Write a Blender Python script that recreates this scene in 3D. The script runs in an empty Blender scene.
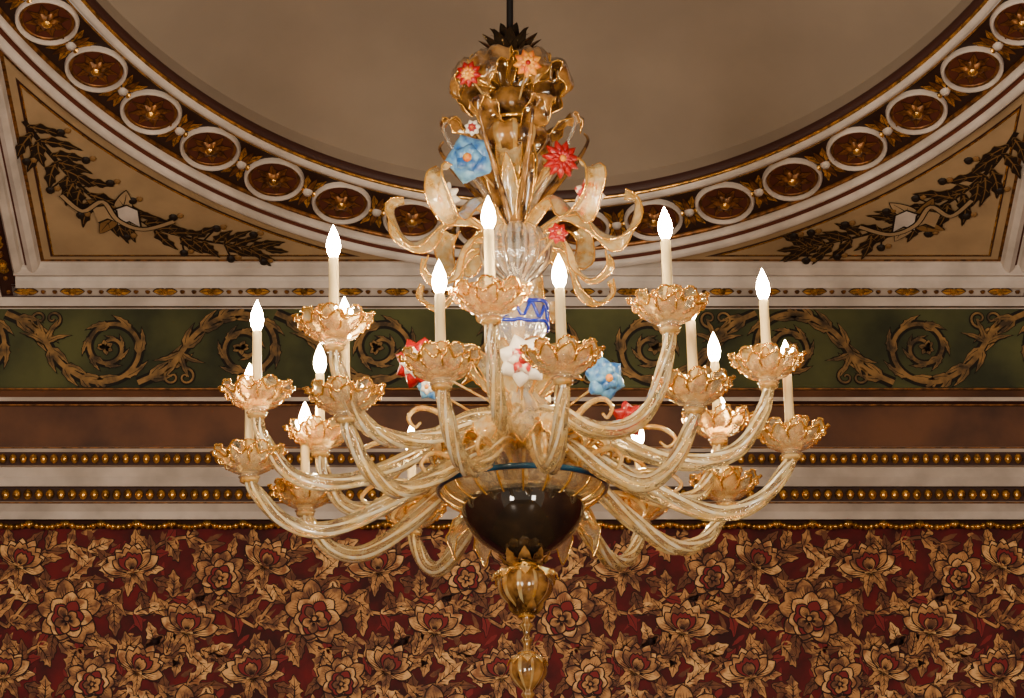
import bpy, math, random
from math import sin, cos, pi, radians, sqrt
from mathutils import Vector, Matrix
random.seed(7)
CZ = 1.6

# ------------------------------------------------------------------ materials
M = {}
def mat(name, col, rough=.5, metal=0, trans=0, ior=1.45, emis=None, estr=0, var=0, vscale=20, bump=0, coat=0, col2=None, trans2=None, lo=.35, hi=.65, bscale=None):
    m = bpy.data.materials.new(name); m.use_nodes = True
    nt = m.node_tree; b = nt.nodes["Principled BSDF"]
    b.inputs["Base Color"].default_value = (*col, 1)
    b.inputs["Roughness"].default_value = rough
    b.inputs["Metallic"].default_value = metal
    b.inputs["Transmission Weight"].default_value = trans
    b.inputs["IOR"].default_value = ior
    b.inputs["Coat Weight"].default_value = coat
    if emis:
        b.inputs["Emission Color"].default_value = (*emis, 1)
        b.inputs["Emission Strength"].default_value = estr
    if var or col2 or bump:
        tc = nt.nodes.new("ShaderNodeTexCoord")
        n = nt.nodes.new("ShaderNodeTexNoise"); n.inputs["Scale"].default_value = vscale
        n.inputs["Detail"].default_value = 5
        nt.links.new(tc.outputs["Object"], n.inputs["Vector"])
        if var or col2:
            r = nt.nodes.new("ShaderNodeValToRGB")
            c2 = col2 if col2 else tuple(c*(1-var) for c in col)
            r.color_ramp.elements[0].position = lo; r.color_ramp.elements[1].position = hi
            r.color_ramp.elements[0].color = (*c2, 1); r.color_ramp.elements[1].color = (*col, 1)
            nt.links.new(n.outputs["Fac"], r.inputs["Fac"])
            nt.links.new(r.outputs["Color"], b.inputs["Base Color"])
        if trans2 is not None:
            mr = nt.nodes.new("ShaderNodeMapRange"); mr.inputs[1].default_value=lo; mr.inputs[2].default_value=hi
            mr.inputs[3].default_value=trans2; mr.inputs[4].default_value=trans
            nt.links.new(n.outputs["Fac"], mr.inputs[0]); nt.links.new(mr.outputs[0], b.inputs["Transmission Weight"])
        if bump:
            n2=n
            if bscale:
                n2=nt.nodes.new("ShaderNodeTexNoise"); n2.inputs["Scale"].default_value=bscale
                nt.links.new(tc.outputs["Object"], n2.inputs["Vector"])
            bp = nt.nodes.new("ShaderNodeBump"); bp.inputs["Strength"].default_value = bump
            bp.inputs["Distance"].default_value = .01
            nt.links.new(n2.outputs["Fac"], bp.inputs["Height"])
            nt.links.new(bp.outputs["Normal"], b.inputs["Normal"])
    M[name] = m
    return m

mat("plaster_white", (.66,.57,.50), .45, var=.32, vscale=5)
mat("plaster_cream", (.40,.265,.135), .7, var=.22, vscale=5)
mat("dome_taupe", (.26,.20,.145), .9, var=.18, vscale=1.5)
mat("gilt", (1,.52,.11), .26, metal=.8, var=.8, vscale=30)
mat("gilt_dark", (.30,.115,.025), .38, metal=.5, var=.75, vscale=30)
mat("ring_ground", (.020,.006,.003), .6)
mat("rosette_ground", (.085,.020,.010), .5)
mat("red_line", (.10,.022,.010), .5)
mat("frieze_green", (.085,.088,.026), .8, col2=(.022,.026,.010), vscale=2.2)
mat("scroll_gold", (.30,.16,.042), .5, var=.85, vscale=16)
mat("scroll_dark", (.006,.004,.002), .8)
mat("band_brown", (.14,.052,.020), .6, col2=(.05,.018,.008), vscale=3)
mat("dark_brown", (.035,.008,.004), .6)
mat("leaf_dark", (.012,.006,.003), .6)
mat("leaf_mid", (.20,.10,.028), .6)
mat("wallpaper_ground", (.13,.002,.005), .8, col2=(.030,.001,.002), vscale=5)
mat("damask_tan", (.50,.235,.070), .6, col2=(.13,.04,.011), vscale=18, lo=.41, hi=.59)
mat("damask_light", (.72,.40,.145), .6, col2=(.26,.09,.024), vscale=18, lo=.39, hi=.58)
mat("damask_brown", (.19,.065,.022), .7, col2=(.08,.02,.008), vscale=18)
mat("damask_red", (.17,.004,.006), .7)
mat("damask_line", (.018,.002,.002), .8)
mat("wall_plain", (.16,.02,.012), .8)
mat("parquet", (.16,.08,.035), .3, col2=(.10,.05,.02), vscale=3)
mat("glass_arm", (1,.93,.70), .03, trans=.98, bump=.32, vscale=14, trans2=.86, ior=1.45, col2=(1,.78,.36), bscale=70)
mat("glass_arm_stripe", (1,.72,.26), .07, trans=.45, ior=1.4, coat=1, col2=(1,.95,.76), vscale=22)
mat("glass_clear", (1,.97,.88), .03, trans=.95, bump=.4, vscale=30)
mat("glass_milk", (.92,.88,.82), .05, trans=.8, bump=.5, vscale=30, coat=1)
mat("glass_amber", (.95,.47,.07), .07, trans=.65, col2=(1,.80,.38), vscale=25, coat=1, bump=.4)
mat("glass_sheet", (1,.95,.76), .05, trans=.95, ior=1.25, coat=1, bump=.5, vscale=45, trans2=.72, col2=(1,.76,.34))
mat("glass_sheet_amber", (.95,.52,.09), .06, trans=.68, ior=1.25, col2=(1,.84,.48), vscale=36, coat=1, bump=.5)
mat("glass_gold_rim", (1,.54,.085), .12, metal=.75, coat=1)
mat("glass_brown", (.44,.215,.055), .12, trans=.25, ior=1.3, col2=(.04,.016,.005), vscale=16, bump=.5, coat=1)
mat("glass_black", (.009,.008,.007), .05, coat=1, col2=(.03,.018,.009), vscale=10)
mat("glass_teal", (.004,.05,.10), .1, coat=1)
mat("ribbon_blue", (.003,.02,.36), .2, coat=1)
mat("petal_blue", (.16,.40,.66), .3, col2=(.012,.085,.32), vscale=26, coat=.4)
mat("petal_red", (.32,.001,.002), .35, coat=.3)
mat("petal_white", (.86,.79,.70), .3, coat=.5)
mat("petal_pink", (.50,.012,.010), .3, col2=(.86,.77,.66), vscale=30, coat=.5, lo=.45, hi=.55)
mat("petal_orange", (.60,.10,.003), .35, col2=(.85,.40,.025), vscale=28, coat=.3)
mat("rod_iron", (.012,.010,.009), .5, metal=.5)
mat("candle_sleeve", (.90,.70,.34), .35)
mat("bulb_glow", (1,.9,.7), .3, emis=(1,.77,.47), estr=230)

# ------------------------------------------------------------------ mesh builder
class MB:
    def __init__(s, sc=1.0, mp=None): s.v=[]; s.f=[]; s.m=[]; s.sc=sc; s.mp=mp; s.names=[]
    def mi(s, n):
        if n not in s.names: s.names.append(n)
        return s.names.index(n)
    def add(s, vs, fs, mt):
        o=len(s.v)
        if s.mp: vs=[s.mp(*p) for p in vs]
        s.v += [(p[0]*s.sc,p[1]*s.sc,p[2]*s.sc) for p in vs]
        k=s.mi(mt)
        for f in fs: s.f.append(tuple(i+o for i in f)); s.m.append(k)
    def grid(s, rows, mt, closed=True, mt2=None, per=3):
        nr=len(rows); n=len(rows[0]); vs=[p for r in rows for p in r]; fs=[]; j2=[]
        for i in range(nr-1):
            for j in range(n if closed else n-1):
                a=i*n+j; b=i*n+(j+1)%n
                fs.append((a,b,b+n,a+n)); j2.append(j)
        k0=len(s.m)
        s.add(vs,fs,mt)
        if mt2:
            q=s.mi(mt2)
            for i,j in enumerate(j2):
                if j%per==0: s.m[k0+i]=q
    def build(s, name, parent=None, smooth=True):
        me=bpy.data.meshes.new(name); me.from_pydata(s.v,[],s.f)
        for n in s.names: me.materials.append(M[n])
        me.polygons.foreach_set("material_index", s.m)
        me.polygons.foreach_set("use_smooth",[smooth]*len(s.f)); me.update()
        ob=bpy.data.objects.new(name,me); bpy.context.scene.collection.objects.link(ob)
        if parent: ob.parent=parent
        return ob

def catmull(pts, k=6):
    P=[pts[0]]+list(pts)+[pts[-1]]; out=[]
    for i in range(1,len(P)-2):
        for j in range(k):
            t=j/k
            out.append(tuple(.5*((2*b)+(c-a)*t+(2*a-5*b+4*c-d)*t*t+(-a+3*b-3*c+d)*t**3)
                       for a,b,c,d in zip(P[i-1],P[i],P[i+1],P[i+2])))
    out.append(tuple(pts[-1])); return out

def sweep(mb, pts, rad, mt, n=12, amp=0, lobes=6, twist=0, closed=False, mt2=None):
    P=[Vector(p) for p in pts]; N=len(P)
    rf = rad if callable(rad) else (lambda t: rad)
    T=[]
    for i in range(N):
        if closed: t=P[(i+1)%N]-P[i-1]
        else: t=P[min(i+1,N-1)]-P[max(i-1,0)]
        T.append(t.normalized() if t.length>1e-9 else Vector((0,0,1)))
    a=Vector((0,0,1)) if abs(T[0].z)<.9 else Vector((1,0,0))
    nv=(a-T[0]*a.dot(T[0])).normalized(); rows=[]
    for i in range(N):
        nv=(nv-T[i]*nv.dot(T[i])).normalized(); b=T[i].cross(nv)
        r=rf(i/(N-1)); row=[]
        for j in range(n):
            th=2*pi*j/n; rr=r*(1+amp*cos(lobes*th)); t2=th+twist*i
            row.append(tuple(P[i]+(nv*cos(t2)+b*sin(t2))*rr))
        rows.append(row)
    if closed: rows.append(rows[0])
    mb.grid(rows,mt,mt2=mt2)
    if not closed:
        for k in (0,-1): mb.add(rows[k],[tuple(range(n))],mt)

def lathe(mb, prof, mt, c=(0,0,0), n=24, rib=0, lobes=8, smoothk=0, mod=None, mt2=None, per=3):
    if smoothk: prof=catmull(prof,smoothk)
    rows=[]
    for k,(r,z) in enumerate(prof):
        row=[]
        for j in range(n):
            th=2*pi*j/n; rr=r*(1+rib*cos(lobes*th)); zz=z
            if mod: rr,zz=mod(th,rr,z,k/(len(prof)-1))
            row.append((c[0]+rr*cos(th),c[1]+rr*sin(th),c[2]+zz))
        rows.append(row)
    mb.grid(rows,mt,mt2=mt2,per=per)

def petal(mb, az, path, w, mt, cup=.2, ruf=0, c=(0,0,0), k=4, nw=6, tip=.0, base=.3, edge=None):
    a=radians(az); e=Vector((sin(a),-cos(a),0)); l=Vector((cos(a),sin(a),0)); up=Vector((0,0,1))
    P=catmull(path,k); N=len(P); rows=[]
    for i,(r,z) in enumerate(P):
        t=i/(N-1); q0=P[max(i-1,0)]; q1=P[min(i+1,N-1)]
        tg=(e*(q1[0]-q0[0])+up*(q1[1]-q0[1])).normalized(); nn=l.cross(tg)
        ww=w*(base*(1-t)+sin(pi*min(t**.8,1))*(1-tip)+tip*t); ww=max(ww,.4)
        row=[]
        for j in range(nw+1):
            s=-1+2*j/nw
            off=cup*ww*s*s+ruf*abs(s)*sin(t*22+s*2)*ww*.25+ww*.06*cos(s*9)
            row.append(tuple(Vector(c)+e*r+up*z+l*(s*ww)+nn*off))
        rows.append(row)
    mb.grid(rows,mt,closed=False)
    if edge:
        for j in (0,nw): sweep(mb,[r[j] for r in rows],edge,"glass_gold_rim",5)

def flower3d(mb, c, nrm, R, mt, n=7, mt2=None, core="petal_orange"):
    nrm=Vector(nrm).normalized(); a=Vector((0,0,1)) if abs(nrm.z)<.9 else Vector((1,0,0))
    x=(a-nrm*a.dot(nrm)).normalized(); y=nrm.cross(x); c=Vector(c)
    for layer,(sc,lift,mm) in enumerate(((1,.02,mt),(.60,.2,mt2 or mt))):
        for p in range(n):
            th=2*pi*(p+.5*layer)/n+.3; d=x*cos(th)+y*sin(th); l=-x*sin(th)+y*cos(th); rows=[]
            for i in range(8):
                t=i/7; ww=R*sc*(pi/n)*.86*sin(pi*(.08+.88*t**1.2))**.7; row=[]
                for j in range(7):
                    s=-1+j/3
                    row.append(tuple(c+d*(R*sc*(t*(1-.12*s*s)+.02*cos(9*s)))+l*(s*ww)+nrm*(R*(lift+.5*t-.55*t*t*t-.26*s*s*t))))
                rows.append(row)
            mb.grid(rows,mm,closed=False)
    rows=[]
    for i in range(5):
        ph=pi*i/8
        rows.append([tuple(c+nrm*(R*(.25+.2*cos(ph)))+(x*cos(2*pi*j/8)+y*sin(2*pi*j/8))*R*.2*sin(ph)) for j in range(8)])
    mb.grid(rows,core)

def ball(mb,c,r,mt,n=8,m=6,sx=1,sy=1,sz=1):
    rows=[[(c[0]+r*sx*sin(pi*i/m)*cos(2*pi*j/n),c[1]+r*sy*sin(pi*i/m)*sin(2*pi*j/n),c[2]+r*sz*cos(pi*i/m)) for j in range(n)] for i in range(m+1)]
    mb.grid(rows,mt)

def stroke(F,pts,w,mt,h):
    N=len(pts); L=[];R=[]
    for i,(x,y) in enumerate(pts):
        x0,y0=pts[max(i-1,0)]; x1,y1=pts[min(i+1,N-1)]
        d=math.hypot(x1-x0,y1-y0) or 1; nx,ny=-(y1-y0)/d,(x1-x0)/d
        ww=w(i/(N-1)) if callable(w) else w
        L.append((x+nx*ww,y+ny*ww,h)); R.append((x-nx*ww,y-ny*ww,h))
    F.grid([L,R],mt,closed=False)
def leaf2(F,x,y,ang,ln,wd,mt,h,lob=0,depth=.35,bend=0,n=16,vein=None,pk=.75,sv=0):
    ca,sa=cos(ang),sin(ang); L=[];R=[];C=[]
    for i in range(n+1):
        t=i/n; w=wd*sin(pi*t**pk)**.8 if 0<t<1 else 0
        if lob: w*=1-depth*abs(sin(pi*lob*t))**.6
        cy=bend*ln*t*t
        for A,yy in ((L,cy+w),(R,cy-w),(C,cy)):
            px=ln*t; A.append((x+px*ca-yy*sa,y+px*sa+yy*ca,h))
    F.grid([L,C,R],mt,closed=False)
    if vein:
        stroke(F,[(p[0],p[1]) for p in C[1:-2]],lambda t:wd*.09*(1-t*.7),vein,h+.001)
    if vein and sv:
        for q in range(sv):
            i=int(n*(.15+.6*q/sv))
            for S in (L,R):
                k=min(i+3,n-1); a=C[i]; b=S[k]
                stroke(F,[(a[0],a[1]),(a[0]+(b[0]-a[0])*.8,a[1]+(b[1]-a[1])*.8)],lambda t:wd*.055*(1-.8*t),vein,h+.001)
def blob2(F,x,y,r,mt,h,n=14,lob=0,amp=0,ph=0):
    vs=[(x,y,h)]+[(x+r*(1+amp*cos(lob*2*pi*j/n+ph))*cos(2*pi*j/n),y+r*(1+amp*cos(lob*2*pi*j/n+ph))*sin(2*pi*j/n),h) for j in range(n)]
    F.add(vs,[(0,1+j,1+(j+1)%n) for j in range(n)],mt)
def oleaf(F,x,y,ang,ln,wd,m1,m2,h,o=.008,sv=0,**k):
    leaf2(F,x-cos(ang)*o,y-sin(ang)*o,ang,ln+2*o,wd+o,m2,h,**k); leaf2(F,x,y,ang,ln,wd,m1,h+.002,vein=m2,sv=sv,**k)

# ================================================================== BACK WALL
def K(k,Y): return CZ+Y*k
XW=3.7
prof=[
 (13.93,.3530,"plaster_white"),(13.93,.3495,"gilt_dark"),(13.99,.3485,"frieze_green"),(13.99,.3172,"gilt_dark"),
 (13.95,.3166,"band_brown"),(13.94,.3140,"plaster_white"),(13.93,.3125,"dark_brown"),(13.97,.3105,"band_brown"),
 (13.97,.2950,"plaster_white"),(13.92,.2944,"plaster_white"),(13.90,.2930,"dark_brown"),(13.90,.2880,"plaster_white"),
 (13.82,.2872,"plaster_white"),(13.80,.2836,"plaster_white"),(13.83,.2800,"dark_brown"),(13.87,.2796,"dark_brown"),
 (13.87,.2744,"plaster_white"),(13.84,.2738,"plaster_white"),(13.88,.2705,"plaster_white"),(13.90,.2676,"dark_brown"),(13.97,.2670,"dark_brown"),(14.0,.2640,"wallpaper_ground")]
wb=MB()
for i,(Y,k,mt) in enumerate(prof):
    z=K(k,Y)
    if i+1<len(prof): Y2=prof[i+1][0]; z2=K(prof[i+1][1],Y2)
    else: Y2=14.0; z2=0
    wb.add([(-XW,Y,z),(XW,Y,z),(XW,Y2,z2),(-XW,Y2,z2)],[(0,1,2,3)],mt)
wb.add([(-XW,14.1,0),(XW,14.1,0),(XW,14.1,6.6),(-XW,14.1,6.6)],[(0,1,2,3)],"wall_plain")
wall=wb.build("wall_back",smooth=False)

tr=MB()
for (Y,k,pp,rx,rz,mt) in ((13.885,.2905,.052,.021,.026,"gilt"),(13.855,.2770,.056,.023,.028,"gilt")):
    n=int(2*XW/pp)
    for i in range(n):
        ball(tr,(-XW+pp*(i+.5),Y,K(k,Y)),1,mt,8,6,rx,.02,rz)
for i in range(int(2*XW/.18)):
    x=-XW+.18*(i+.5)
    for j in range(7):
        t=-1+j/3
        ball(tr,(x+.08*t,13.955,K(.2650,13.955)-.016*(1-t*t)+.012),1,"gilt",8,5,.017,.018,.016)
    ball(tr,(x+.09,13.95,K(.2655,13.95)+.004),1,"gilt",8,5,.014,.02,.024)
for k,Y,w in ((.3172,13.95,.006),(.3110,13.93,.005),(.2946,13.915,.004),(.2738,13.835,.004)):
    sweep(tr,[(-XW,Y,K(k,Y)),(XW,Y,K(k,Y))],w,"gilt_dark",6)
tr.build("trim_1")

def Wf(x,y,h): return (x,13.985-h,y)
fr=MB(mp=Wf)
zc=(K(.3485,13.99)+K(.3172,13.99))/2; per=.70
rf=random.Random(3)
def spiral(cx,cy,r0,turns,a0,dirn,n=48):
    return [(cx+r0*(1-.88*(i/n)**.85)*cos(a0+dirn*2*pi*turns*i/n),cy+r0*(1-.88*(i/n)**.85)*sin(a0+dirn*2*pi*turns*i/n)) for i in range(n+1)]
for i in range(-6,7):
    cx=i*per+.02; sgn=1 if i%2 else -1; mir=1 if cx<0 else -1
    a0=sgn*(-pi/2)
    st=catmull([(cx-mir*per*.78,zc+sgn*.19),(cx-mir*per*.55,zc+sgn*.10),(cx-mir*per*.36,zc-sgn*.08),(cx-mir*.10,zc-sgn*.178),(cx,zc-sgn*.185)],7)
    sp=spiral(cx,zc,.185,1.75,a0,sgn*mir)
    vine=st[:-1]+sp
    stroke(fr,vine,lambda t:.032*(1-.45*t),"scroll_dark",.002)
    stroke(fr,vine,lambda t:.014*(1-.45*t),"scroll_gold",.010)
    d=sgn*mir
    for j in range(2,40,4):
        x,y=sp[j]; x1,y1=sp[j+1]; an=math.atan2(y1-y,x1-x); s=1-.6*j/40
        oleaf(fr,x,y,an-d*.5,.14*s,.022*s,"scroll_gold","scroll_dark",.004,lob=4,bend=.45*d,o=.009)
    for j in (6,14,23):
        x,y=sp[j]; x1,y1=sp[j+1]; an=math.atan2(y1-y,x1-x)
        oleaf(fr,x,y,an+d*.6,.07,.016,"scroll_gold","scroll_dark",.005,lob=2,bend=-.4*d,o=.006)
    x,y=sp[-1]
    for p in range(6): oleaf(fr,x,y,2*pi*p/6+rf.random(),.042,.014,"scroll_gold","scroll_dark",.011,o=.004)
    for j in range(3,len(st)-3,4):
        x,y=st[j]; x1,y1=st[j+1]; an=math.atan2(y1-y,x1-x)
        for q in (-1,1): oleaf(fr,x,y,an+q*.75,.12,.022,"scroll_gold","scroll_dark",.004,lob=3,bend=-.5*q,o=.009)
    bx,by=cx-mir*per*.48,zc+sgn*.02
    for q in (-1,1):
        cs=spiral(bx+q*.035,by+sgn*.14,.05,1.2,-sgn*pi/2,q*sgn,20)
        stroke(fr,cs,lambda t:.014*(1-.4*t),"scroll_dark",.003); stroke(fr,cs,lambda t:.006*(1-.4*t),"scroll_gold",.010)
    for q in range(4):
        oleaf(fr,bx,by,sgn*(pi/2)+(-.8+q*.5),.16-.02*abs(q-1.5),.018,"scroll_gold","scroll_dark",.006,lob=3,bend=.3*(q-1.5),o=.008)
def clip(mb,test):
    f=[];m=[]
    for a,b in zip(mb.f,mb.m):
        if all(test(mb.v[i]) for i in a): f.append(a); m.append(b)
    mb.f,mb.m=f,m
clip(fr,lambda p:K(.3172,13.99)<p[2]<K(.3485,13.99) and abs(p[0])<XW)
fr.build("frieze_scroll_ornament",parent=wall,smooth=False)

# ---- damask
def Ww(x,y,h): return (x,13.997-h,y)
wp=MB(mp=Ww)
def rpetal(F,x,y,a,ln,wd,m,h,streak=None):
    leaf2(F,x,y,a,ln+.007,wd+.007,"damask_line",h,pk=1.4,n=12)
    leaf2(F,x,y,a,ln,wd,m,h+.0015,pk=1.4,n=12)
    if streak:
        for q in (-.6,-.3,0,.3,.6): stroke(F,[(x+cos(a+q*.45)*ln*.2,y+sin(a+q*.45)*ln*.2),(x+cos(a+q*.45)*ln*(.85-.2*abs(q)),y+sin(a+q*.45)*ln*(.85-.2*abs(q)))],lambda t:wd*.11*(1-t),streak,h+.0025)
def peony(F,x,y,R,rot,rnd):
    for ring,(r0,r1,n,wd,m) in enumerate(((.1,1.0,9,.27,"damask_tan"),(.05,.76,7,.24,"damask_light"),(.02,.54,6,.19,"damask_red"),(.0,.42,5,.14,"damask_tan"))):
        for p in range(n):
            a=rot+2*pi*(p+.5*ring)/n+rnd.uniform(-.15,.15); k=rnd.uniform(.82,1.15)
            rpetal(F,x+r0*R*cos(a),y+r0*R*sin(a)-.08*R*ring,a,(r1-r0)*R*k,wd*R,m,.008+.004*ring+.0003*p,"damask_line" if ring!=2 else None)
    blob2(F,x,y-.2*R,R*.13,"damask_line",.0245,12,6,.15); blob2(F,x,y-.2*R,R*.07,"damask_tan",.0255)
def lotus(F,x,y,R,rot,rnd):
    for p in (-1,1,-2,2): oleaf(F,x,y,rot+p*1.25,R*.85,R*.22,"damask_tan","damask_line",.007,o=.006,lob=3,bend=.25*p/abs(p),sv=3)
    for ring in range(4):
        n=(7,6,5,3)[ring]
        for p in range(n):
            a=rot+(p-(n-1)/2)*(.40,.34,.28,.3)[ring]+rnd.uniform(-.06,.06)
            rpetal(F,x,y,a,R*(1.08,.9,.68,.5)[ring]*(1-.12*abs(p-(n-1)/2)/n)*rnd.uniform(.93,1.08),R*(.22,.18,.14,.12)[ring],("damask_light","damask_tan","damask_red","damask_tan")[ring],.010+.004*ring+.0003*p,"damask_line" if ring!=2 else None)
def damask_tile(F,ox,oy,seed):
    rnd=random.Random(seed)
    # fine background foliage
    for q in range(75):
        x=rnd.uniform(0,1.24); y=rnd.uniform(0,.54)
        leaf2(F,ox+x,oy+y,rnd.uniform(0,6.28),rnd.uniform(.05,.10),rnd.uniform(.012,.022),rnd.choice(("damask_brown","damask_brown","damask_tan","damask_red")),.0003+.00001*q,lob=3,bend=rnd.uniform(-.6,.6),n=10)
    fl=((.30,.12,.160,0,.2),(.90,.02,.150,1,1.4),(.62,.33,.145,1,1.8),(.04,.36,.135,1,1.1),(1.06,.32,.120,0,1.2))
    stems=[catmull([(.0,.05),(.15,.24),(.36,.3),(.5,.16),(.7,.12),(.9,.22),(1.24,.05)],6),
           catmull([(.3,.12),(.42,-.05),(.62,-.1),(.8,.0),(1.0,.12),(1.1,.3)],6),
           catmull([(.06,.38),(.25,.47),(.45,.42),(.62,.33),(.75,.48),(.95,.5),(1.08,.3)],6)]
    for st in stems:
        st=[(ox+a,oy+b) for a,b in st]
        stroke(F,st,.013,"damask_line",.001); stroke(F,st,.007,"damask_tan",.003)
        for j in range(1,len(st)-1,3):
            x,y=st[j]; x1,y1=st[j+1]; an=math.atan2(y1-y,x1-x)
            q=1 if (j//3)%2 else -1
            oleaf(F,x,y,an+q*rnd.uniform(.5,1.2),rnd.uniform(.12,.18),rnd.uniform(.036,.050),rnd.choice(("damask_tan","damask_tan","damask_light")),"damask_line",.003+.0004*(j%5),o=.007,lob=rnd.choice((3,4)),depth=.4,bend=rnd.uniform(-.4,.4),sv=4)
            oleaf(F,x,y,an-q*rnd.uniform(.5,1.3),.10,.028,rnd.choice(("damask_red","damask_tan","damask_brown")),"damask_line",.002,o=.005,lob=2,bend=rnd.uniform(-.4,.4))
            if j%2: 
                tn=[(x+.07*t*cos(an-q*1.6+q*t*2.4),y+.07*t*sin(an-q*1.6+q*t*2.4)) for t in [k/8 for k in range(9)]]
                stroke(F,tn,.004,"damask_tan",.005)
    for (x,y,R,kind,rot) in fl:
        (lotus if kind else peony)(F,ox+x,oy+y,R,rot,rnd)
        for q in range(6):
            a=rot+q*1.05+rnd.uniform(-.3,.3); oleaf(F,ox+x+cos(a)*R*.75,oy+y+sin(a)*R*.75,a+rnd.uniform(-.6,.6),.12,.036,rnd.choice(("damask_tan","damask_brown")),"damask_line",.004,o=.006,lob=3,depth=.4,bend=rnd.uniform(-.4,.4),sv=3)
ztop=K(.2640,14)
for i in range(-3,3):
    for j in range(0,5):
        damask_tile(wp,i*1.24+(.62 if j%2 else 0)-.05,ztop-.56-.54*j,11)
clip(wp,lambda p:p[2]<ztop and abs(p[0])<XW-.01)
wp.build("damask_wallpaper_pattern",parent=wall,smooth=False)

# ================================================================== CEILING
TAU=radians(20); XC=.105; ZT=CZ+4.926
def Wc(u,v,h): return (XC+u,14-v*cos(TAU)-h*sin(TAU),ZT+v*sin(TAU)-h*cos(TAU))
EA,EB,EC=2.65,3.10,3.67
def ell(th,w=0):
    nx,ny=cos(th)/EA,sin(th)/EB; l=math.hypot(nx,ny)
    return (EA*cos(th)+w*nx/l, EC+EB*sin(th)+w*ny/l)
NE=240
def ring(F,pr,mt):
    F.grid([[(*ell(2*pi*j/NE,w),h) for j in range(NE)] for (w,h) in pr],mt)
ce=MB(mp=Wc)
U0,U1,V0,V1=-3.8,3.6,0.0,7.6
inner=[];outer=[]
for j in range(NE):
    th=2*pi*j/NE; p=ell(th,.27); inner.append((*p,0))
    dx,dy=p[0],p[1]-EC
    ks=[]
    if dx>1e-6: ks.append((U1)/dx)
    if dx<-1e-6: ks.append(U0/dx)
    if dy>1e-6: ks.append((V1-EC)/dy)
    if dy<-1e-6: ks.append((V0-EC)/dy)
    k=min(ks); outer.append((dx*k,EC+dy*k,0))
ce.grid([inner,outer],"plaster_white")
for cu,cv in ((U0,V0),(U1,V0),(U0,V1),(U1,V1)):
    best=sorted(outer,key=lambda p:(p[0]-cu)**2+(p[1]-cv)**2)
    a=[p for p in best if abs(p[0]-cu)<1e-6][:1]; b=[p for p in best if abs(p[1]-cv)<1e-6][:1]
    if a and b: ce.add([(cu,cv,0),a[0],b[0]],[(0,1,2)],"plaster_white")
ring(ce,[(.27,0),(.27,.06),(.24,.085),(.215,.06),(.21,.015),(.195,.015),(.185,.06),(.17,.065),(.165,.02)],"plaster_white")
ring(ce,[(.213,.058),(.209,.017),(.203,.017)],"red_line")
ring(ce,[(.285,.0),(.285,.03),(.27,.03)],"gilt_dark")
ring(ce,[(.165,.02),(.155,.03),(.15,.005)],"gilt_dark")
ring(ce,[(.15,.005),(-.16,.005)],"ring_ground")
ring(ce,[(-.16,.005),(-.165,.03),(-.175,.03)],"gilt")
ring(ce,[(-.175,.02),(-.19,.045),(-.21,.05),(-.225,.03)],"plaster_white")
ring(ce,[(-.225,.03),(-.23,.035),(-.236,.02)],"gilt")
ring(ce,[(-.236,.02),(-.25,.02),(-.25,-.03)],"dark_brown")
ring(ce,[(-.25,-.03),(-.25,-.10)],"dome_taupe")
rows=[]
for i in range(15):
    s=1-i/14
    rows.append([(ell(2*pi*j/NE,-.25)[0]*s,EC+(ell(2*pi*j/NE,-.25)[1]-EC)*s,-.10-.5*(1-s*s)) for j in range(NE)])
ce.grid(rows,"dome_taupe")
ceiling=ce.build("ceiling")

ro=MB(mp=Wc)
def clathe(F,u,v,pr,mt,n=24,lob=0,amp=0,ph=0):
    F.grid([[(u+r*(1+amp*cos(lob*2*pi*j/n+ph))*cos(2*pi*j/n),v+r*(1+amp*cos(lob*2*pi*j/n+ph))*sin(2*pi*j/n),h) for j in range(n)] for r,h in pr],mt)
tab=[(0,-pi/2)]; N=2000; acc=0; pp=ell(-pi/2)
for i in range(1,N+1):
    th=-pi/2+pi*i/N; q=ell(th); acc+=math.hypot(q[0]-pp[0],q[1]-pp[1]); pp=q; tab.append((acc,th))
def th_at(s):
    lo=min(tab,key=lambda a:abs(a[0]-s)); return lo[1]
sp_=.372
for k in range(0,24):
    for sg in (-1,1):
        def TH(s): 
            t=th_at(s); return t if sg>0 else -pi-t
        t=TH(.24+sp_*k); u,v=ell(t); ph=random.uniform(0,1)
        clathe(ro,u,v,[(.150,.004),(.147,.024),(.14,.034),(.133,.026),(.129,.008)],"plaster_white",28)
        clathe(ro,u,v,[(.129,.010),(.121,.020),(.113,.010)],"gilt_dark",24)
        clathe(ro,u,v,[(.129,.009),(.0,.009)],"rosette_ground",24)
        for p in range(8):
            a=ph+2*pi*p/8
            oleaf(ro,u+.02*cos(a),v+.02*sin(a),a,.084,.022,"gilt_dark","ring_ground",.012,o=.005,lob=2)
        clathe(ro,u,v,[(.048,.016),(.034,.034),(.0,.04)],"gilt_dark",24,6,.25,ph)
        clathe(ro,u,v,[(.024,.036),(.014,.048),(.0,.052)],"gilt",10)
        t2=TH(.24+sp_*(k+.5)); u,v=ell(t2)
        q=ell(t2+.005); an=math.atan2(q[1]-v,q[0]-u)
        for w in (-1,1):
            for b in (-1,1):
                oleaf(ro,u,v,an+w*(pi/2)+b*.42,.125,.024,"gilt","ring_ground",.008,o=.006,lob=3)
            oleaf(ro,u,v,an+w*pi/2,.11,.014,"gilt_dark","ring_ground",.012,o=.004)
        for b in (-1,1): clathe(ro,*ell(t2+b*.014),[(.018,.012),(.012,.024),(.0,.028)],"gilt",10)
        clathe(ro,u,v,[(.026,.012),(.018,.028),(.0,.032)],"plaster_white",12)
ro.build("ceiling_rosette_band",parent=ceiling)

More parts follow.
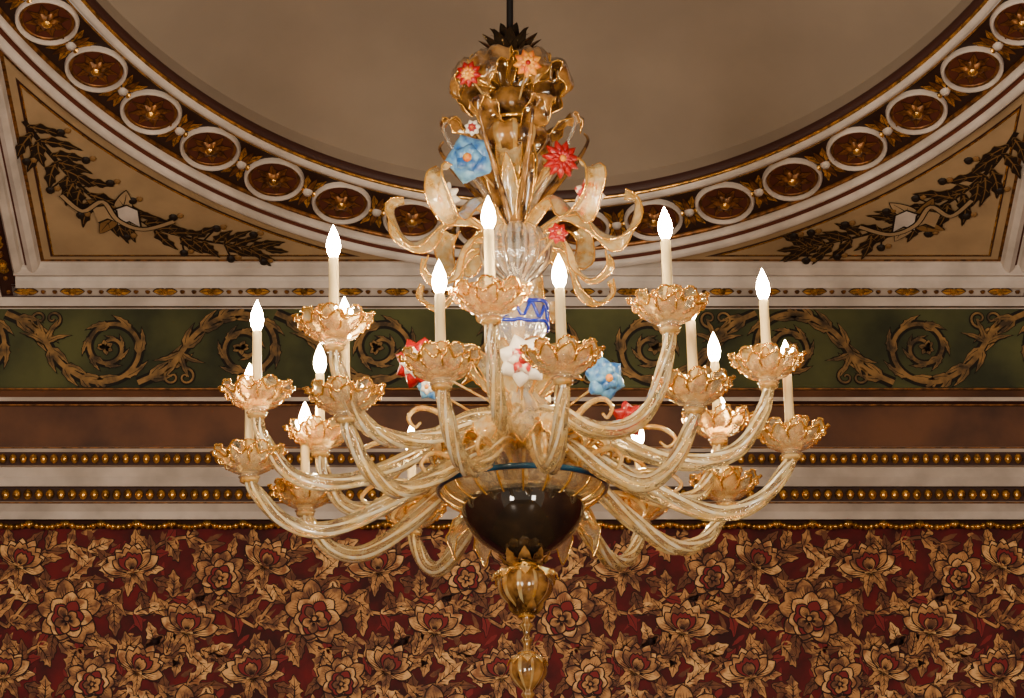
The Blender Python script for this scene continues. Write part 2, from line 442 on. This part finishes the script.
sd=MB(mp=Wc)
UL,UR,VB=-2.52,2.40,.315
def field(edge,sg,w,vb,h,mt):
    pts=[]
    for i in range(400):
        th=-pi/2+sg*(pi*.5)*i/399; p=ell(th,w)
        if p[1]>vb-1e-6 and abs(p[0])<abs(edge): pts.append(p)
    sd.grid([[(p[0],p[1],h) for p in pts],[(p[0],vb,h) for p in pts]],mt,closed=False)
for (edge,sg) in ((UL,-1),(UR,1)):
    field(edge,sg,.30,VB,.003,"gilt_dark")
    field(edge-sg*.02,sg,.32,VB+.02,.006,"plaster_cream")
    field(edge-sg*.055,sg,.36,VB+.045,.009,"dark_brown")
    field(edge-sg*.065,sg,.37,VB+.055,.010,"gilt")
    field(edge-sg*.073,sg,.378,VB+.063,.012,"plaster_cream")
def barv(u0,u1,pr,mt):
    sd.grid([[(u0,v,h),(u1,v,h)] for v,h in pr],mt,closed=False)
def baru(v0,v1,pr,mt):
    sd.grid([[(u,v0,h),(u,v1,h)] for u,h in pr],mt,closed=False)
barv(UL-.14,UR+.14,[(.30,.0),(.295,.03),(.26,.05),(.235,.035),(.232,.012),(.215,.012),(.20,.035),(.17,.06),(.155,.03)],"plaster_white")
barv(UL-.10,UR+.10,[(.232,.014),(.222,.014)],"red_line")
barv(UL-.17,UR+.17,[(.155,.02),(.05,.02)],"plaster_white")
barv(UL-.17,UR+.17,[(.155,.025),(.145,.028),(.14,.022)],"dark_brown")
barv(-3.8,3.6,[(.06,.02),(.05,.03)],"dark_brown")
barv(-3.8,3.6,[(.05,.03),(.03,.05),(.0,.06)],"plaster_white")
for e,sg in ((UL,-1),(UR,1)):
    baru(.28,7.4,[(e,.0),(e+sg*.01,.03),(e+sg*.04,.05),(e+sg*.065,.035),(e+sg*.07,.012),(e+sg*.09,.012),(e+sg*.10,.035),(e+sg*.13,.06),(e+sg*.145,.03)],"plaster_white")
    baru(.28,7.4,[(e+sg*.07,.014),(e+sg*.08,.014)],"red_line")
    baru(.05,7.4,[(e+sg*.145,.02),(e+sg*.23,.02)],"dark_brown")
    baru(.03,7.4,[(e+sg*.23,.03),(e+sg*.26,.06),(e+sg*.32,.05),(e+sg*.34,.0)],"plaster_white")
    baru(.03,7.4,[(e+sg*.36,.01),(e+sg*.39,.02),(e+sg*.42,.01)],"gilt_dark")
def orn(F,u,v,horizontal):
    a=0 if horizontal else pi/2
    for q in (0,pi):
        oleaf(F,u,v,a+q,.06,.026,"gilt","dark_brown",.024,o=.006)
    clathe(F,u,v,[(.022,.026),(.016,.04),(.0,.045)],"gilt",10)
    for q in (-1,1): clathe(F,u+q*.09*cos(a),v+q*.09*sin(a),[(.014,.026),(.009,.036),(.0,.04)],"gilt_dark",8)
n=int((UR-UL+.3)/.24)
for i in range(n+1): orn(sd,UL-.10+.24*i,.10,True)
for i in range(1,36):
    for e,sg in ((UL,-1),(UR,1)): orn(sd,e+sg*.19,.10+.2*i,False)
rb=random.Random(5)
def branch(pts):
    P=catmull(pts,5)
    stroke(sd,P,lambda t:.014*(1-.5*t),"leaf_dark",.016)
    n=len(P)
    for i in range(1,n-1):
        x,y=P[i]; x1,y1=P[i+1]; an=math.atan2(y1-y,x1-x)
        s=1.12-.6*abs(i/n-.3)
        for q in ((1,-1) if i%3==0 else ((1,) if i%2 else (-1,))):
            oleaf(sd,x,y,an+q*rb.uniform(.6,1.25),rb.uniform(.16,.22)*s,.048*s,"leaf_dark","leaf_mid",.018+.001*(i%4),o=.003,lob=3,depth=.5,bend=-.25*q,sv=2)
        if i%2==0:
            q=-1 if i%4 else 1
            bx=x+sin(an)*q*.13*s+cos(an)*.05; by=y-cos(an)*q*.13*s+sin(an)*.05
            stroke(sd,[(x,y),(bx,by)],.005,"leaf_dark",.016)
            clathe(sd,bx,by,[(.024,.018),(.018,.03),(.0,.034)],"leaf_dark",10)
            clathe(sd,bx+.036,by+.012,[(.018,.018),(.013,.028),(.0,.032)],"leaf_mid",10)
    oleaf(sd,*P[-1],math.atan2(P[-1][1]-P[-3][1],P[-1][0]-P[-3][0]),.12,.03,"leaf_dark","leaf_mid",.02,o=.003,lob=3)
branch([(-2.46,1.38),(-2.36,1.14),(-2.24,.90),(-2.08,.70),(-1.78,.53),(-1.52,.46),(-1.36,.43)])
branch([(2.34,1.30),(2.25,1.04),(2.10,.82),(1.92,.66),(1.66,.53),(1.45,.46),(1.36,.44)])
for cx,cy,sg in ((-2.08,.70,1),(1.92,.66,-1)):
    def A_(a): return a if sg>0 else pi-a
    for k,(an,ln,wd) in enumerate(((1.0,.19,.045),(2.2,.18,.04),(-.8,.17,.04),(3.8,.16,.04))):
        oleaf(sd,cx,cy,A_(an),ln,wd,"leaf_mid" if k%2 else "plaster_cream","leaf_dark",.026+.002*k,o=.006,bend=.25,sv=2)
    # rolled parchment with two folds
    q=sg
    for (x0,w0,t0,cc) in ((-.10,.10,.3,"plaster_cream"),(.0,.11,-.1,"plaster_white")):
        L=[(cx+q*x0,cy-.06+t0*.05),(cx+q*(x0+w0*.5),cy-.03+t0*.05),(cx+q*(x0+w0),cy-.07+t0*.1)]
        H=[(cx+q*(x0-.02),cy+.06+t0*.05),(cx+q*(x0+w0*.5),cy+.09),(cx+q*(x0+w0),cy+.05)]
        sd.grid([[(a,b,.036) for a,b in L],[(a,b,.036) for a,b in H]],cc,closed=False)
        stroke(sd,L+H[::-1],.006,"leaf_dark",.038)
    for w,m in ((.018,"leaf_dark"),(.011,"plaster_cream")):
        stroke(sd,catmull([(cx-sg*.26,cy+.17),(cx-sg*.17,cy+.05),(cx-sg*.06,cy+.12),(cx,cy-.02),(cx+sg*.12,cy-.09),(cx+sg*.28,cy-.03)],6),w,m,.040+(.002 if w<.015 else 0))
sd.build("ceiling_spandrel_ornament",parent=ceiling,smooth=False)

for nm,x in (("wall_left",-XW),("wall_right",XW)):
    s=MB(); s.add([(x,14.1,0),(x,5,0),(x,5,9.5),(x,14.1,6.55)],[(0,1,2,3)],"wall_plain"); s.build(nm,smooth=False)
fl=MB(); fl.add([(-XW,-3,0),(XW,-3,0),(XW,14.1,0),(-XW,14.1,0)],[(0,1,2,3)],"parquet"); fl.build("floor",smooth=False)

# ================================================================== CHANDELIER
U=.0035
ch=bpy.data.objects.new("murano_glass_chandelier",None); bpy.context.scene.collection.objects.link(ch)
ch.location=(.028,9.5,CZ+2.972); ch.rotation_euler=(0,radians(-1.5),0)
def zf(y): d=400-y; return d*1.05+.0001*d*d
def pol(r,az,z): a=radians(az); return (r*sin(a),-r*cos(a),z)

arms=MB(U); cups=MB(U); cand=MB(U); bulbs=MB(U)
A=[(-6,260),(32,260),(80,248),(126,258),(173,260),(-42,260),(-93,264),(-127,262)]
B=[(-15.5,275),(7.5,275),(43,236),(-44,238),(88,267),(-95,273),(128,272),(-125,275),(-155,275),(152,275),(179,272)]
def bobeche(az,r,z,k):
    c=pol(r,az,z)
    def mod(th,rr,zz,t):
        w=max(0,(t-.45)/.55); return rr+w*3.5*cos(9*th), zz+w*3*cos(9*th)+w*1.2*sin(18*th)
    lathe(cups,[(4,-20),(8,-19),(11,-17),(8,-14),(13,-12),(20,-9),(25,-4),(28,1),(30,4)],"glass_sheet",c,54,smoothk=2,mod=mod)
    lathe(cups,[(8,-9),(12,-5),(14,1),(12,7),(14,10),(16,12)],"glass_sheet_amber",c,24,rib=.06,lobes=8,smoothk=2)
    pts=[]
    for j in range(72):
        th=2*pi*j/72; rr=30+3.5*cos(9*th); zz=4+3*cos(9*th)+1.2*sin(18*th)
        pts.append((c[0]+rr*cos(th),c[1]+rr*sin(th),c[2]+zz))
    sweep(cups,pts,1.5,"glass_gold_rim",6,closed=True)
    for j in range(9):
        petal(cups,j*40+az,[(14,-5),(22,0),(30,7),(36,12),(39,11)],7,"glass_sheet" if (j+k)%3 else "glass_sheet_amber",c=c,cup=.45,ruf=1.2,k=3,nw=4,base=.5,edge=1.1)
        if j%3==k%3:
            petal(cups,j*40+20+az,[(10,4),(18,11),(25,16),(30,14)],5.5,"glass_amber",c=c,cup=.4,ruf=1,k=3,nw=4,base=.5,edge=.7)
        if (j+k)%4==0:
            ball(cups,(c[0]+30*cos(j*.7),c[1]+30*sin(j*.7),c[2]+9),2.4,"petal_orange",6,4)
def candle(az,r,z):
    c=pol(r,az,z)
    lathe(cand,[(0,4),(6.5,5),(7,9),(5,11),(4.7,40),(4.7,68),(3.8,70),(0,70)],"candle_sleeve",c,14)
    lathe(bulbs,[(0,69),(3.4,70),(6.0,75),(6.9,81),(6.0,88),(3.6,95),(1.4,100),(0,103)],"bulb_glow",c,14)
k=0
for L,z0,st in ((A,15,[(28,-22),(70,-34),(130,-66),(185,-78),(226,-66),(252,-28),(258,-3)]),
                (B,-49,[(28,-54),(75,-64),(138,-102),(195,-124),(238,-112),(267,-80),(273,-67)])):
    for az,R in L:
        k+=1; s=R/st[-1][0]
        path=[pol((r if i<1 else r*s),az,z) for i,(r,z) in enumerate(st)]
        P=catmull(path,9)
        sweep(arms,P,lambda t:8.0-2.6*t+1.0*sin(pi*t),"glass_arm",18,amp=.15,lobes=6,twist=.10,mt2="glass_arm_stripe")
        bobeche(az,R,z0,k); candle(az,R,z0)
        c=pol(R,az,z0)
        lathe(arms,[(5,-24),(9,-22),(9.5,-19),(5,-17)],"glass_amber",c,14,smoothk=2)
        q=[pol(rr*s,az,zz+(0 if z0>0 else -40)) for rr,zz in ((95,-46),(120,-38),(146,-40),(160,-52),(152,-60),(144,-54))]
        sweep(arms,catmull(q,6),lambda t:3.4*(1-.6*t),"glass_amber",8)
arms.build("glass_arms",ch); cups.build("bobeches",ch); cand.build("candle_sleeves",ch); bulbs.build("flame_bulbs",ch)

col=MB(U)
def prf(L): return [(r,zf(y)) for y,r in L]
z0=zf(40); col2=MB(U)
sweep(col2,[(0,0,z0),(780*.026,0,z0+780)],3.6,"rod_iron",10)
lathe(col2,[(3,z0+10),(8,z0+4),(8,z0-4),(4,z0-12)],"rod_iron",n=14); col2.build("suspension_rod",ch)
lathe(col,prf([(52,5),(60,10),(70,14),(82,12),(88,10),(92,20),(103,29),(114,30),(122,20),(126,14)]),"glass_brown",n=48,rib=.05,lobes=12,smoothk=3)
lathe(col,prf([(124,16),(128,30),(138,38),(148,37),(158,28),(166,16),(172,10)]),"glass_brown",n=48,rib=.05,lobes=12,smoothk=3,mt2="glass_amber",per=4)
sweep(col,[pol(33,j*10,zf(126)) for j in range(36)],2,"glass_gold_rim",6,closed=True)
lathe(col,prf([(160,13),(175,10),(190,9),(205,11),(220,15),(228,18)]),"glass_brown",n=24,rib=.06,smoothk=3)
lathe(col,prf([(226,16),(232,27),(243,34),(258,34),(270,28),(279,16),(284,11)]),"glass_clear",n=56,rib=.07,lobes=14,smoothk=3,mt2="glass_milk",per=2)
lathe(col,prf([(283,12),(289,18),(293,12)]),"glass_amber",n=24,smoothk=3)
lathe(col,prf([(292,12),(300,23),(315,29),(332,28),(345,20),(353,12)]),"glass_milk",n=56,rib=.04,lobes=14,smoothk=3)
lathe(col,prf([(296,6),(310,14),(330,14),(348,8)]),"glass_amber",n=20,smoothk=2)
# cobalt ribbon trailed round the urn: two wavy bands and a zig-zag between
for o,am,fq,rw in ((-4,1.5,.3,2.2),(16,1.5,.3,2.0),(6,7,.7,1.8)):
    sweep(col,[pol((30.5 if abs(o-6)<12 else 29),i*6,zf(312+o+am*sin(i*fq*1.5))) for i in range(60)],rw,"ribbon_blue",6,closed=True)
lathe(col,prf([(352,13),(362,20),(375,22),(390,18),(400,24),(415,38),(435,46),(455,44),(470,30),(480,20)]),"glass_clear",n=64,rib=.05,lobes=16,smoothk=3,mt2="glass_sheet_amber",per=4)
def dm(th,rr,z,t): return rr,z+(1.6*cos(20*th)*t)
lathe(col,prf([(507,44),(505,54),(501,66),(496,76),(488,83)]),"glass_sheet",n=100,smoothk=3,mod=dm,mt2="glass_sheet_amber",per=5)
sweep(col,[pol(83,j*5,zf(488)) for j in range(72)],3.2,"glass_teal",8,closed=True)
for j in range(20):
    sweep(col,catmull([pol(r,j*18,zf(y)-1.5) for r,y in ((56,506),(66,502),(76,496),(81,489))],3),1.2,"glass_gold_rim",5)
lathe(col,prf([(488,44),(494,56),(503,61),(515,60),(528,53),(540,42),(550,27),(556,16),(560,12)]),"glass_black",n=48,smoothk=3)
lathe(col,prf([(556,12),(562,9),(566,12),(574,22),(585,26),(596,22),(606,12),(614,5),(620,4),(624,7),(628,4),(634,3),(638,6),(642,3.5),(650,4)]),"glass_brown",n=40,rib=.06,lobes=10,smoothk=3,mt2="glass_amber",per=4)
lathe(col,prf([(648,4),(653,11),(662,17),(673,17),(683,10),(688,5),(692,7),(696,4),(703,1)]),"glass_brown",n=36,rib=.07,lobes=9,smoothk=3,mt2="glass_amber",per=4)
for (y,r) in ((564,11),(615,7),(652,9)): sweep(col,[pol(r,j*30,zf(y)) for j in range(12)],1.6,"glass_gold_rim",6,closed=True)
col.build("central_column",ch)

lv=MB(U)
for j in range(12):
    petal(lv,j*30,[(5,zf(58)),(14,zf(48)),(24,zf(42)),(33,zf(38))],5,"glass_black",cup=.3,k=3,nw=4,base=.8)
for j in range(8): petal(lv,j*45+20,[(4,zf(54)),(10,zf(42)),(16,zf(32)),(22,zf(29))],4,"glass_black",k=3,nw=4,base=.8)
for j in range(7):
    petal(lv,j*51.4+25,[(8,zf(86)),(26,zf(66)),(46,zf(62)),(62,zf(74)),(64,zf(94)),(52,zf(102))],20,"glass_brown",cup=.5,ruf=1.3,nw=8,base=.3,edge=.7)
for j in range(6):
    petal(lv,j*60+30,[(20,zf(136)),(42,zf(130)),(60,zf(116)),(74,zf(120)),(70,zf(134))],12,"glass_brown",cup=.4,ruf=1.1,base=.4,edge=.6)
for j in range(5): petal(lv,j*72-8,[(14,zf(150)),(26,zf(156)),(28,zf(174)),(24,zf(192))],12,"glass_sheet_amber",cup=-.3,ruf=.3,base=.8,tip=.6,edge=1)
for j in range(9):
    sweep(lv,catmull([pol(r,j*40+15,zf(y)) for r,y in ((10,228),(26,205),(48,180),(66,160),(78,140),(74,132))],5),lambda t:4.4*(1-.75*t),("glass_brown","glass_clear","glass_brown")[j%3],8)
for j in range(10):
    petal(lv,j*36+26,[(12,zf(226)),(22,zf(200)),(34,zf(178)),(46,zf(168))],5,("glass_brown","glass_sheet_amber")[j%2],cup=.4,base=1.0,nw=4,edge=.6)
for az in (-90,-38,38,90,145,-145):
    petal(lv,az,[(16,zf(234)),(46,zf(215)),(70,zf(217)),(88,zf(234)),(104,zf(240)),(118,zf(226)),(123,zf(206)),(112,zf(201))],16,"glass_sheet_amber",cup=.6,ruf=.8,nw=8,tip=.6,base=.3,edge=1)
for az in (-110,-62,62,110,160,-160):
    petal(lv,az,[(20,zf(248)),(46,zf(243)),(62,zf(258)),(70,zf(282)),(86,zf(294)),(102,zf(284)),(100,zf(272))],8,"glass_sheet_amber",cup=.6,ruf=.6,tip=.7,base=.5,edge=.9)
for j in range(12):
    petal(lv,j*30+12,[(22,zf(398)),(44,zf(372)),(66,zf(358)),(88,zf(364))],8,("glass_sheet","glass_sheet_amber")[j%2],cup=.4,ruf=.8,base=.5,edge=.8)
for j in range(16):
    petal(lv,j*22.5,[(34,zf(440)),(58,zf(428)),(80,zf(436)),(92,zf(454)),(84,zf(466))],16,("glass_sheet","glass_sheet_amber")[j%2],cup=.4,ruf=.9,nw=8,base=.3,edge=1)
for j in range(14):
    petal(lv,j*25.7+9,[(34,zf(458)),(54,zf(452)),(70,zf(458)),(76,zf(470))],12,("glass_sheet_amber","glass_sheet")[j%2],cup=.35,ruf=.8,nw=8,base=.3,edge=1)
for az in (-118,118,150,-150):
    petal(lv,az,[(44,zf(496)),(68,zf(506)),(84,zf(526)),(78,zf(548))],11,"glass_sheet",cup=.35,ruf=.6,base=.4,edge=.8)
for j in range(9): petal(lv,j*40,[(8,zf(562)),(16,zf(561)),(22,zf(556)),(26,zf(551))],5,"glass_brown",cup=.35,ruf=.8,base=.5,nw=4)
for j in range(9): petal(lv,j*40,[(10,zf(574)),(22,zf(570)),(31,zf(572)),(33,zf(580))],6.5,"glass_amber",cup=.3,ruf=.8,base=.6,nw=4,edge=.6)
for j in range(9): petal(lv,j*40+20,[(6,zf(612)),(14,zf(608)),(20,zf(600))],4,"glass_brown",cup=.3,base=.6,nw=4)
for j in range(8): petal(lv,j*45,[(4,zf(656)),(12,zf(654)),(18,zf(657)),(20,zf(663))],4.5,"glass_amber",cup=.35,base=.6,nw=4,edge=.5)
lv.build("glass_leaves",ch)

fw=MB(U)
def flw(px,py,R,m1,m2,yf,core="petal_orange",n=7):
    c=((px-520)+.026*(400-py), -yf, zf(py)-.33*yf)
    nn=Vector((c[0]*.35,-60,-14)); flower3d(fw,c,nn,R*1.25,m1,n,m2,core)
    sweep(fw,catmull([(c[0],c[1]+2,c[2]),(c[0]*.6,c[1]*.5,c[2]-14),(c[0]*.12,0,c[2]-34)],5),1.3,"glass_amber",6)
flw(469,160,21,"petal_blue","petal_blue",45,"petal_orange",5)
flw(562,163,16,"petal_red","petal_red",45,"petal_orange",11)
flw(444,200,14,"petal_white","petal_white",60,"petal_orange",9)
flw(590,200,14,"petal_pink","petal_white",60,"petal_red",7)
flw(528,70,12,"petal_orange","petal_orange",74,"petal_red",9)
flw(468,78,11,"petal_red","petal_orange",66,"petal_orange",9)
flw(472,130,7,"petal_white","petal_red",50)
flw(558,236,9,"petal_red","petal_red",45)
flw(418,360,21,"petal_red","petal_white",60,"petal_blue",n=8)
flw(522,360,21,"petal_white","petal_pink",100,"petal_red",n=7)
flw(603,380,18,"petal_blue","petal_blue",70,n=6)
flw(624,420,15,"petal_red","petal_red",90,n=7)
flw(430,384,11,"petal_blue","petal_white",60,n=6)
fw.build("glass_flowers",ch)

# ================================================================== LIGHT
w=bpy.data.worlds.new("World"); bpy.context.scene.world=w; w.use_nodes=True
w.node_tree.nodes["Background"].inputs[0].default_value=(1,.84,.67,1)
w.node_tree.nodes["Background"].inputs[1].default_value=.38
def area(name,loc,tgt,sx,sy,e,c):
    l=bpy.data.lights.new(name,'AREA'); l.shape='RECTANGLE'; l.size=sx; l.size_y=sy; l.energy=e; l.color=c
    o=bpy.data.objects.new(name,l); bpy.context.scene.collection.objects.link(o); o.location=loc
    o.rotation_euler=(Vector(tgt)-Vector(loc)).to_track_quat('-Z','Y').to_euler()
area("fill_light",(-2.9,1.5,2.6),(0,14,6.4),1.0,2.5,520,(1,.86,.69))  # added fill lamp aimed at the back wall, not an actual window
area("fill_light_right",(2.9,1.5,2.6),(0,14,6.4),1.0,2.5,330,(1,.86,.69))  # weaker added fill from the right, likewise no real window

cam=bpy.data.cameras.new("camera"); co=bpy.data.objects.new("camera",cam); bpy.context.scene.collection.objects.link(co)
cam.sensor_width=36; cam.lens=2850/1024*36; co.location=(0,0,CZ); co.rotation_euler=(radians(90+18.4),0,0)
bpy.context.scene.camera=co
